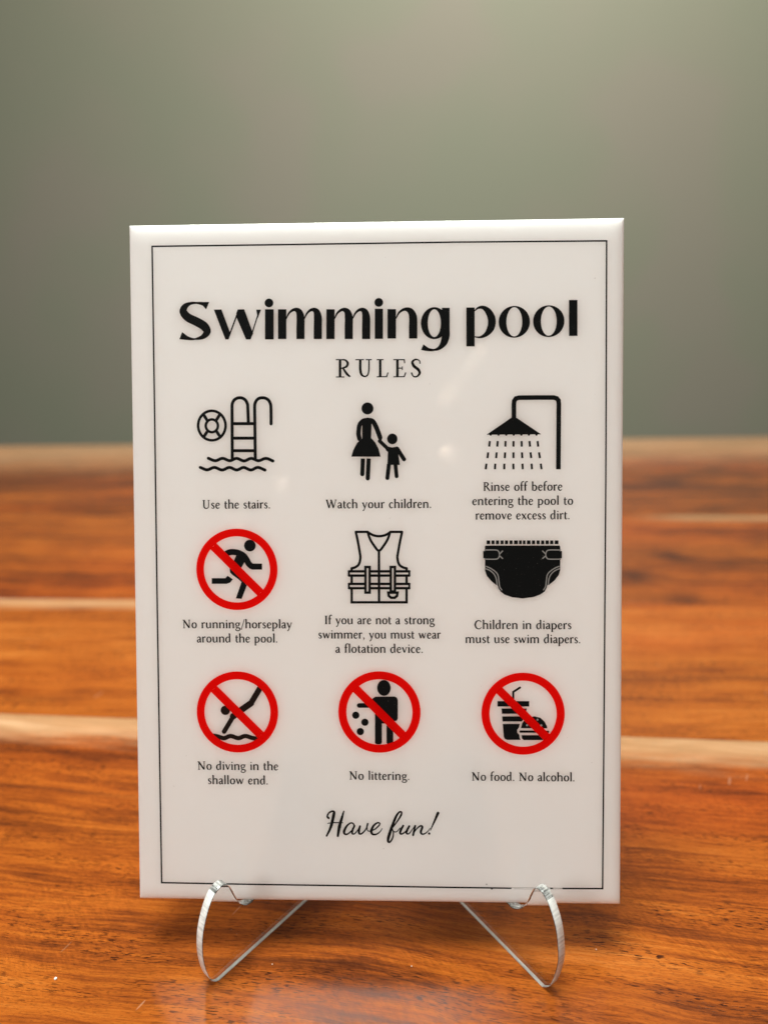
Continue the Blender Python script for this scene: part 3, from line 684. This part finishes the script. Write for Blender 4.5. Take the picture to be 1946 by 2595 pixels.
class Print:
    """collects flat printed shapes (panel mm) and builds them as one mesh lying on the panel's face"""
    def __init__(s): s.polys = []
    def poly(s, pts): s.polys.append([Vector((x, y, 0)) for x, y in pts])
    def disc(s, cx, cy, rx, ry=None, n=28):
        ry = ry or rx
        s.poly([(cx + rx * math.cos(i * 2 * math.pi / n), cy + ry * math.sin(i * 2 * math.pi / n)) for i in range(n)])
    def ring(s, cx, cy, rx, ry, ix, iy, n=72):
        for i in range(n):
            a, b = i * 2 * math.pi / n, (i + 1) * 2 * math.pi / n
            s.poly([(cx + rx * math.cos(a), cy + ry * math.sin(a)), (cx + rx * math.cos(b), cy + ry * math.sin(b)),
                    (cx + ix * math.cos(b), cy + iy * math.sin(b)), (cx + ix * math.cos(a), cy + iy * math.sin(a))])
    def stroke(s, pts, fl=''):
        P = [Vector(p) for p in pts]                     # x, y, width
        closed = 'c' in fl
        if 'm' in fl and len(P) > 2:
            Q = []
            N = len(P)
            for i in range(N - 1):
                p0 = P[i - 1] if i else P[0] * 2 - P[1]
                p1, p2 = P[i], P[i + 1]
                p3 = P[i + 2] if i + 2 < N else P[-1] * 2 - P[-2]
                for k in range(6):
                    u = k / 6
                    q = .5 * ((2 * p1) + (p2 - p0) * u + (2 * p0 - 5 * p1 + 4 * p2 - p3) * u * u + (3 * p1 - p0 - 3 * p2 + p3) * u ** 3)
                    q.z = p1.z + (p2.z - p1.z) * u
                    Q.append(q)
            Q.append(P[-1]); P = Q
        n = len(P)
        if n < 2: return
        L, R = [], []
        for i, p in enumerate(P):
            a = P[i - 1] if (i or closed) else None
            b = P[(i + 1) % n] if (i + 1 < n or closed) else None
            d1 = ((p - a).to_2d().normalized()) if a is not None else None
            d2 = ((b - p).to_2d().normalized()) if b is not None else None
            if d1 is None: d1 = d2
            if d2 is None: d2 = d1
            n1 = Vector((-d1.y, d1.x)); n2 = Vector((-d2.y, d2.x))
            nn = n1 + n2
            if nn.length < 1e-6: nn = n1
            nn.normalize()
            k = min(1.8, 1 / max(.3, nn.dot(n1)))
            off = nn * (max(p.z, .01) * .5 * k)
            L.append((p.x + off.x, p.y + off.y)); R.append((p.x - off.x, p.y - off.y))
        for i in range(n if closed else n - 1):
            j = (i + 1) % n
            s.poly([L[i], L[j], R[j], R[i]])
        if 'r' in fl and not closed:
            s.disc(P[0].x, P[0].y, P[0].z * .5, n=14); s.disc(P[-1].x, P[-1].y, P[-1].z * .5, n=14)
    def add(s, sh):
        k = sh[0]
        if k == 's': s.stroke(sh[2], sh[1])
        elif k == 'p': s.poly(sh[1])
        elif k == 'o': s.disc(*sh[1:])
        elif k == 'e': s.ring(*sh[1:])
    def build(s, name, mat, parent, clip=None, lift=.02, step=.00006):
        bm = bmesh.new()
        for i, P in enumerate(s.polys):
            z = lift + (i % 40) * step
            vv = [bm.verts.new((p.x, p.y, z)) for p in P]
            for tri in tessellate_polygon([P]):
                try: bm.faces.new([vv[t] for t in tri])
                except ValueError: pass
        if clip:
            cx, cy_, r, w = clip
            N = 48
            for i in range(N):
                a = (i + .5) * 2 * math.pi / N
                d = Vector((math.cos(a), math.sin(a), 0))
                bmesh.ops.bisect_plane(bm, geom=bm.verts[:] + bm.edges[:] + bm.faces[:], plane_co=Vector((cx, cy_, 0)) + d * r, plane_no=d, clear_outer=True)
            d = Vector((math.cos(math.radians(45)), math.sin(math.radians(45)), 0))   # normal of the bar
            for sg in (1, -1):
                bmesh.ops.bisect_plane(bm, geom=bm.verts[:] + bm.edges[:] + bm.faces[:], plane_co=Vector((cx, cy_, 0)) + d * (sg * w * .5), plane_no=d)
            kill = [f for f in bm.faces if abs((f.calc_center_median() - Vector((cx, cy_, 0))).dot(d)) < w * .5 - 1e-5]
            bmesh.ops.delete(bm, geom=kill, context='FACES')
        bmesh.ops.delete(bm, geom=[f for f in bm.faces if f.calc_area() < 1e-7], context='FACES')
        for f in bm.faces:
            f.normal_update()
            if f.normal.z < 0: f.normal_flip()
        # panel plane: x right, z up, front face at y = 0 looking to -y
        for v in bm.verts: v.co = Vector((v.co.x * MM, -v.co.z * MM, v.co.y * MM))
        return link(name, bm, mat, parent)

# ------------------------------------------------------------------ caption alphabet (own strokes, x-height 1)
S_, M_, T_ = .185, .13, .085
def serif(x, y, a=.15, b=.15): return ('', [(x - a, y, .07), (x + b, y, .07)])
def flag(x, y): return ('', [(x - .16, y - .13, .07), (x - .02, y - .03, .11), (x + .04, y - .02, .10)])
def stem(x, y1, foot=True, y0=.03, hd=True, w=S_):
    r = [('', [(x, y0, w), (x, y1 - (.02 if hd else 0), w)])]
    if hd: r.append(flag(x, y1))
    if foot: r.append(serif(x, y0 + .005))
    return r
def arch(x, x2, foot=True):
    return [('m', [(x, .70, .07), (x + .15, .90, .10), (x + .32, .97, .13), (x2 - .05, .88, .17), (x2, .66, S_), (x2, .03, S_)])] + ([serif(x2, .035)] if foot else [])
BOWL_D = [('m', [(.66, .86, .08), (.50, .96, .10), (.32, .92, .13), (.16, .68, .18), (.14, .38, .18), (.26, .08, .15), (.42, .03, .11), (.66, .20, .08)])]
G = {
 'a': (.80, [('m', [(.13, .76, .11), (.22, .92, .10), (.40, .97, .12), (.55, .86, .16), (.58, .60, S_), (.58, .22, S_), (.64, .05, .13), (.78, .08, .06)]),
             ('m', [(.58, .60, .08), (.34, .50, .10), (.15, .34, .16), (.15, .14, .16), (.28, .03, .13), (.42, .07, .10), (.58, .22, .07)])]),
 'b': (.97, stem(.2, 1.62, foot=False) + [('m', [(.2, .74, .07), (.38, .93, .10), (.58, .92, .14), (.78, .66, .19), (.78, .36, .18), (.62, .08, .14), (.42, .02, .11), (.2, .10, .08)])]),
 'c': (.76, [('m', [(.66, .80, .13), (.52, .95, .10), (.34, .93, .13), (.15, .66, .18), (.15, .36, .18), (.30, .07, .15), (.48, .03, .11), (.68, .18, .07)])]),
 'd': (.97, [('m', list(p[1])) for p in BOWL_D] + [('', [(.72, .10, S_), (.72, 1.58, S_)]), flag(.72, 1.62), ('', [(.72, .06, .12), (.86, .06, .07)])]),
 'e': (.80, [('', [(.15, .50, .08), (.68, .62, .08)]), ('m', [(.67, .60, .12), (.62, .84, .14), (.42, .97, .11), (.22, .82, .15), (.13, .50, .18), (.22, .16, .17), (.42, .03, .13), (.70, .18, .07)])]),
 'f': (.56, stem(.22, 1.2, hd=False) + [('m', [(.22, 1.15, S_), (.26, 1.42, .16), (.42, 1.60, .12), (.62, 1.56, .13)]), ('', [(.02, .93, .09), (.50, .95, .09)])]),
 'g': (.90, [('m', [(.40, .97, .09), (.20, .86, .15), (.16, .62, .17), (.30, .40, .11), (.42, .37, .09)]), ('m', [(.40, .97, .09), (.62, .88, .15), (.66, .64, .17), (.54, .42, .12), (.42, .37, .09)]),
             ('', [(.62, .90, .08), (.86, .95, .10)]), ('m', [(.28, .40, .07), (.18, .24, .10), (.30, .10, .12), (.56, .06, .15), (.78, -.06, .16), (.78, -.28, .13), (.58, -.44, .11), (.34, -.45, .11), (.14, -.32, .13), (.20, -.12, .09), (.36, .06, .07)])]),
 'h': (1.02, stem(.2, 1.62) + arch(.2, .80)),
 'i': (.44, stem(.22, 1.0) + [('dot', [(.21, 1.36, .115)])]),
 'l': (.44, stem(.22, 1.62)),
 'm': (1.60, stem(.2, 1.0) + arch(.2, .78) + arch(.78, 1.36)),
 'n': (1.02, stem(.2, 1.0) + arch(.2, .80)),
 'o': (.94, [('m', [(.47, .97, .10), (.25, .86, .15), (.15, .50, .19), (.25, .14, .16), (.47, .03, .10)]), ('m', [(.47, .03, .10), (.69, .14, .15), (.79, .50, .19), (.69, .86, .16), (.47, .97, .10)])]),
 'p': (.98, stem(.2, 1.0, y0=-.50) + [('m', [(.2, .74, .07), (.38, .93, .10), (.58, .92, .14), (.79, .66, .19), (.79, .36, .18), (.62, .08, .14), (.42, .02, .11), (.2, .10, .08)])]),
 'r': (.66, stem(.2, 1.0) + [('m', [(.2, .68, .07), (.34, .88, .10), (.48, .97, .15), (.62, .90, .15)])]),
 's': (.68, [('m', [(.54, .80, .10), (.46, .94, .09), (.30, .96, .11), (.16, .80, .15), (.24, .60, .17), (.44, .44, .17), (.54, .24, .16), (.42, .05, .11), (.24, .04, .09), (.12, .20, .10)])]),
 't': (.58, [('m', [(.24, 1.30, .10), (.23, 1.0, S_), (.23, .30, S_), (.28, .08, .15), (.42, .03, .10), (.56, .14, .06)]), ('', [(.04, .90, .08), (.52, .95, .10)])]),
 'u': (1.02, [flag(.2, 1.0), ('m', [(.2, .97, S_), (.2, .40, S_), (.26, .12, .16), (.42, .03, .12), (.60, .10, .08), (.78, .28, .07)]), ('', [(.78, .05, S_), (.78, .97, S_)]), flag(.78, 1.0), ('', [(.78, .06, .11), (.93, .06, .07)])]),
 'v': (.88, [('', [(.14, .96, .18), (.45, .03, .17)]), ('', [(.45, .05, .10), (.74, .95, .10)]), serif(.14, .955, .13, .15), serif(.74, .955, .12, .12)]),
 'w': (1.34, [('', [(.14, .96, .17), (.42, .03, .17)]), ('', [(.42, .05, .10), (.66, .90, .10)]), ('', [(.64, .96, .17), (.92, .03, .17)]), ('', [(.92, .05, .10), (1.20, .95, .10)]), serif(.14, .955, .12, .14), serif(1.2, .955, .12, .10)]),
 'x': (.90, [('', [(.16, .96, .18), (.74, .03, .18)]), ('', [(.72, .95, .09), (.16, .04, .09)]), serif(.16, .96, .10, .14), serif(.72, .96, .12, .10), serif(.16, .035, .11, .12), serif(.74, .035, .12, .11)]),
 'y': (.88, [('', [(.14, .96, .18), (.46, .06, .16)]), ('m', [(.76, .95, .10), (.46, .06, .11), (.30, -.34, .12), (.12, -.46, .13)]), serif(.14, .955, .13, .15), serif(.76, .955, .12, .12)]),
 'U': (1.34, [('m', [(.26, 1.50, S_), (.26, .55, S_), (.34, .18, .17), (.62, .02, .13), (.92, .16, .11), (1.02, .50, .11), (1.02, 1.50, .11)]), serif(.26, 1.48, .22, .2), serif(1.02, 1.48, .18, .18)]),
 'W': (1.86, [('', [(.22, 1.48, .20), (.60, .03, .19)]), ('', [(.60, .05, .10), (.95, 1.42, .10)]), ('', [(.90, 1.48, .20), (1.28, .03, .19)]), ('', [(1.28, .05, .10), (1.66, 1.47, .10)]), serif(.22, 1.48, .18, .18), serif(.92, 1.48, .16, .10), serif(1.66, 1.48, .18, .14)]),
 'R': (1.16, stem(.26, 1.48, hd=False) + [serif(.24, 1.46, .18, .1), ('m', [(.26, 1.46, .09), (.60, 1.44, .12), (.80, 1.18, .19), (.62, .84, .14), (.30, .76, .08)]), ('m', [(.52, .78, .14), (.78, .40, .19), (1.04, .05, .14), (1.14, .03, .07)])]),
 'N': (1.36, [('', [(.24, .03, .11), (.24, 1.46, .11)]), ('', [(.20, 1.46, .2), (1.06, .05, .2)]), ('', [(1.08, .03, .11), (1.08, 1.46, .11)]), serif(.24, .035, .17, .17), serif(.16, 1.46, .14, .1), serif(1.08, 1.46, .17, .17)]),
 'I': (.60, stem(.3, 1.48, hd=False, w=.2) + [serif(.3, 1.46, .2, .2), serif(.3, .035, .2, .2)]),
 'C': (1.24, [('m', [(1.10, 1.22, .14), (.92, 1.44, .11), (.66, 1.49, .12), (.34, 1.28, .18), (.18, .78, .21), (.32, .26, .18), (.64, .02, .12), (.92, .06, .11), (1.14, .30, .08)])]),
 '.': (.40, [('dot', [(.18, .08, .12)])]),
 ',': (.42, [('dot', [(.19, .09, .11)]), ('m', [(.24, .08, .13), (.22, -.14, .09), (.10, -.30, .05)])]),
 '/': (.62, [('', [(.06, -.30, .09), (.58, 1.62, .09)])]),
 ' ': (.56, []),
}
XH = 1.47   # x-height of the captions, mm
def caption(pr, text, x0, x1, y):
    track = .035
    w = sum(G[c][0] for c in text) + track * (len(text) - 1) - .12
    sx = (x1 - x0) / w
    x = -.05
    rnd = random.Random(len(text))
    for c in text:
        adv, strokes = G[c]
        for fl, pts in strokes:
            if fl == 'dot':
                px, py, r = pts[0]
                pr.disc(x0 + (x + px) * sx, y + py * XH, r * XH, n=12)
            else:
                pr.stroke([(x0 + (x + p[0]) * sx, y + p[1] * XH, p[2] * XH * 1.42) for p in pts], fl)
        x += adv + track

# ------------------------------------------------------------------ the sign
LEAN = math.radians(16.2)
sign = thing('pool_rules_sign', 'white acrylic swimming pool rules sign printed in black and red, leaning in its clear stand', 'sign', (0, 0, 16 * MM), (-LEAN, 0, 0))
W2, H, TH = 63.5 * MM, 177.64 * MM, 3.0 * MM
bm = bmesh.new()
vs = [bm.verts.new((x, y, z)) for y in (0, TH) for x, z in ((-W2, 0), (W2, 0), (W2, H), (-W2, H))]
for f in ((0, 1, 2, 3), (5, 4, 7, 6), (0, 4, 5, 1), (1, 5, 6, 2), (2, 6, 7, 3), (3, 7, 4, 0)): bm.faces.new([vs[i] for i in f])
bmesh.ops.recalc_face_normals(bm, faces=bm.faces)
bmesh.ops.bevel(bm, geom=bm.edges[:], offset=.00008, segments=2, affect='EDGES', profile=.5)
link('panel', bm, panel_mat(), sign)

INK = {'black': ink_mat('black_ink', (.006, .006, .006)), 'ink2': ink_mat('brown_black_ink', (.014, .008, .006)),
       'line': ink_mat('line_ink', (.008, .008, .008), False), 'pale': ink_mat('shaded_gap_overlay', (.24, .22, .21), False), 'red': red_ink_mat()}  # pale: grey overlay for unprinted gaps, shade of the surrounding ink in its colour
LABEL = {'no_running_pictogram': 'red prohibition ring over a running figure', 'no_diving_pictogram': 'red prohibition ring over a diving figure',
         'no_littering_pictogram': 'red prohibition ring over a figure dropping litter', 'no_food_pictogram': 'red prohibition ring over a drink cup and burger'}
for name, groups in PRINT.items():
    root = None
    merged = []
    for col, clip, shapes in groups:
        if merged and merged[-1][0] == col and merged[-1][1] == clip: merged[-1][2].extend(shapes)
        else: merged.append([col, clip, list(shapes)])
    sub = {'red': 'prohibition_ring', 'black': 'silhouette', 'ink2': 'silhouette', 'pale': 'light_detail', 'line': 'line'}
    # the first ink printed is the part, later inks are its sub-parts
    for i, (col, clip, shapes) in enumerate(merged):
        pr = Print()
        for sh in shapes: pr.add(sh)
        o = pr.build(name if i == 0 else sub[col], INK[col], root or sign, clip, lift=.014 + .006 * i)
        if i == 0: root = o
    if name in LABEL: root['label'] = LABEL[name]
for cpt in CAPTIONS:
    pr = Print()
    caption(pr, *cpt)
    o = pr.build('caption_line', INK['line'], sign, None, lift=.014)
    o['label'] = 'caption reading ' + cpt[0]

# ------------------------------------------------------------------ the clear stand
stand = thing('display_stand', 'small clear acrylic display stand with two curved hooks holding the sign', 'display stand')
face_m, edge_m, tip_m = acrylic_face_mat(), acrylic_edge_mat(), acrylic_edge_mat('glossy_acrylic_tip', .45, .98)
base_m = acrylic_edge_mat('whitened_acrylic_base', 0, .1)  # base edge whitened further, its brightness put into the colour
def smooth_path(P, n=5, closed=False):
    P = [Vector(p) for p in P]; Q = []
    for i in range(len(P) - 1):
        p0 = P[i - 1] if i else P[0]; p1 = P[i]; p2 = P[i + 1]; p3 = P[i + 2] if i + 2 < len(P) else P[-1]
        for k in range(n):
            u = k / n
            Q.append(.5 * ((2 * p1) + (p2 - p0) * u + (2 * p0 - 5 * p1 + 4 * p2 - p3) * u * u + (3 * p1 - p0 - 3 * p2 + p3) * u ** 3))
    Q.append(P[-1]); return Q
def side_plate(foot, d, outward, front, hook, s_panel, s_end):
    """profile in the plate's own plane: s along the table from the front foot, z up (mm)"""
    y_f = foot[1]
    def s_of(y): return (y - y_f) / d[1]
    sp, sb = s_of(-.1), s_of(3.1)
    fr = smooth_path([(.9, 0)] + front, 5)
    hk = smooth_path(hook + [(s_of(-.9), 15.75)], 5)
    back = [(sp, 15.93), (sb - .4, 15.05), (sb, 15.0)]
    rise = [(s_of(3.15 + (z - 15) * .2907), z) for z in (18, 46)]
    top = smooth_path([rise[-1], (s_of(14.2), 50.5), (s_of(16.5), 52), (s_of(19), 50.5), (s_of(22), 46)], 4)
    tail = [(s_end - 3, 9), (s_end, 5), (s_end, 0)]
    prof = [(p[0], p[1]) for p in fr] + [(p[0], p[1]) for p in hk[1:]] + back + rise[:1] + [(p[0], p[1]) for p in top] + tail
    bm = bmesh.new()
    dv = Vector((d[0], d[1], 0)).normalized(); ov = Vector((outward[0], outward[1], 0)).normalized()
    T = 2.45
    A = [bm.verts.new(Vector((s * MM, 0, max(z, 0) * MM))) for s, z in prof]
    B = [bm.verts.new(Vector((s * MM, T * MM, max(z, 0) * MM))) for s, z in prof]
    P3 = [v.co.xzy for v in A]
    tris = tessellate_polygon([[Vector((v.co.x, v.co.z, 0)) for v in A]])
    fa = bm.faces.new(A); fb = bm.faces.new(B[::-1])
    n = len(A)
    for i in range(n):
        f = bm.faces.new((A[i], B[i], B[(i + 1) % n], A[(i + 1) % n])); f.material_index = 1 if i < len(fr) - 9 else 3 if i >= n - 2 else 2 if i < len(fr) + 4 else 0; f.smooth = True
    bmesh.ops.recalc_face_normals(bm, faces=bm.faces)
    rim = [e for e in bm.edges if any(f in (fa, fb) for f in e.link_faces)]
    bmesh.ops.bevel(bm, geom=rim, offset=.00010, segments=1, affect='EDGES', profile=.5)
    bmesh.ops.triangulate(bm, faces=[f for f in bm.faces if len(f.verts) > 4])
    # local axes: x along the plate, y towards its outer side
    o = link('side_plate', bm, [face_m, edge_m, tip_m, base_m], stand)
    m = Matrix((dv, ov, Vector((0, 0, 1)))).transposed()
    if m.determinant() < 0:
        for v in o.data.vertices: v.co.y = -v.co.y
        o.data.flip_normals()
        m = Matrix((dv, -ov, Vector((0, 0, 1)))).transposed()
    m4 = m.to_4x4(); m4.translation = Vector((foot[0], foot[1], .05)) * MM
    o.matrix_local = m4
    return o
side_plate((-41.63, -11.25), (.614, .789), (-.789, .614),
           [(-.7, 1.3), (-2.1, 5.2), (-2.75, 11.5), (-2.1, 17.8), (-.2, 23.2), (1.9, 26.6), (3.8, 27.9), (5.2, 28.1)],
           [(5.2, 28.1), (6.6, 27.0), (7.7, 24.6), (8.7, 21.3), (9.9, 18.2), (11.5, 16.35)], 0, 67.5)
side_plate((42.63, -11.57), (-.596, .803), (.803, .596),
           [(-1.2, 2.2), (-2.6, 6.8), (-3.4, 12.5), (-3.0, 17.2), (-1.8, 22.3), (.5, 26.7), (2.6, 28.7), (4.2, 29.0)],
           [(4.2, 29.0), (5.7, 28.0), (6.8, 25.0), (7.9, 21.4), (9.5, 18.4), (11.5, 16.35)], 0, 69)

# ------------------------------------------------------------------ crumbs on the table
def crumb(loc, r, label, col, seed):
    bm = bmesh.new(); bmesh.ops.create_icosphere(bm, subdivisions=2, radius=r * MM)
    rnd = random.Random(seed)
    for v in bm.verts:
        v.co *= rnd.uniform(.72, 1.15)
        v.co.z = max(v.co.z * .8, -r * MM * .5)
    o = link('crumb', bm, crumb_mat(col), None, True)
    o.location = (loc[0] * MM, loc[1] * MM, r * MM * .5)
    return tag(o, label, 'crumb', 'crumbs on the table')
crumb((-83.8, -10.7), .42, 'white crumb lying alone on the wood at the lower left', (.8, .78, .74), 1)
crumb((-28.0, -5.6), .16, 'tiny pale speck on the wood just inside the left stand hook', (.7, .62, .5), 2)
crumb((8.9, -5.6), .17, 'tiny pale speck on the wood between the two stand hooks', (.75, .66, .55), 3)
crumb((58.6, .1), .18, 'tiny pale speck on the wood right of the stand', (.7, .6, .5), 4)
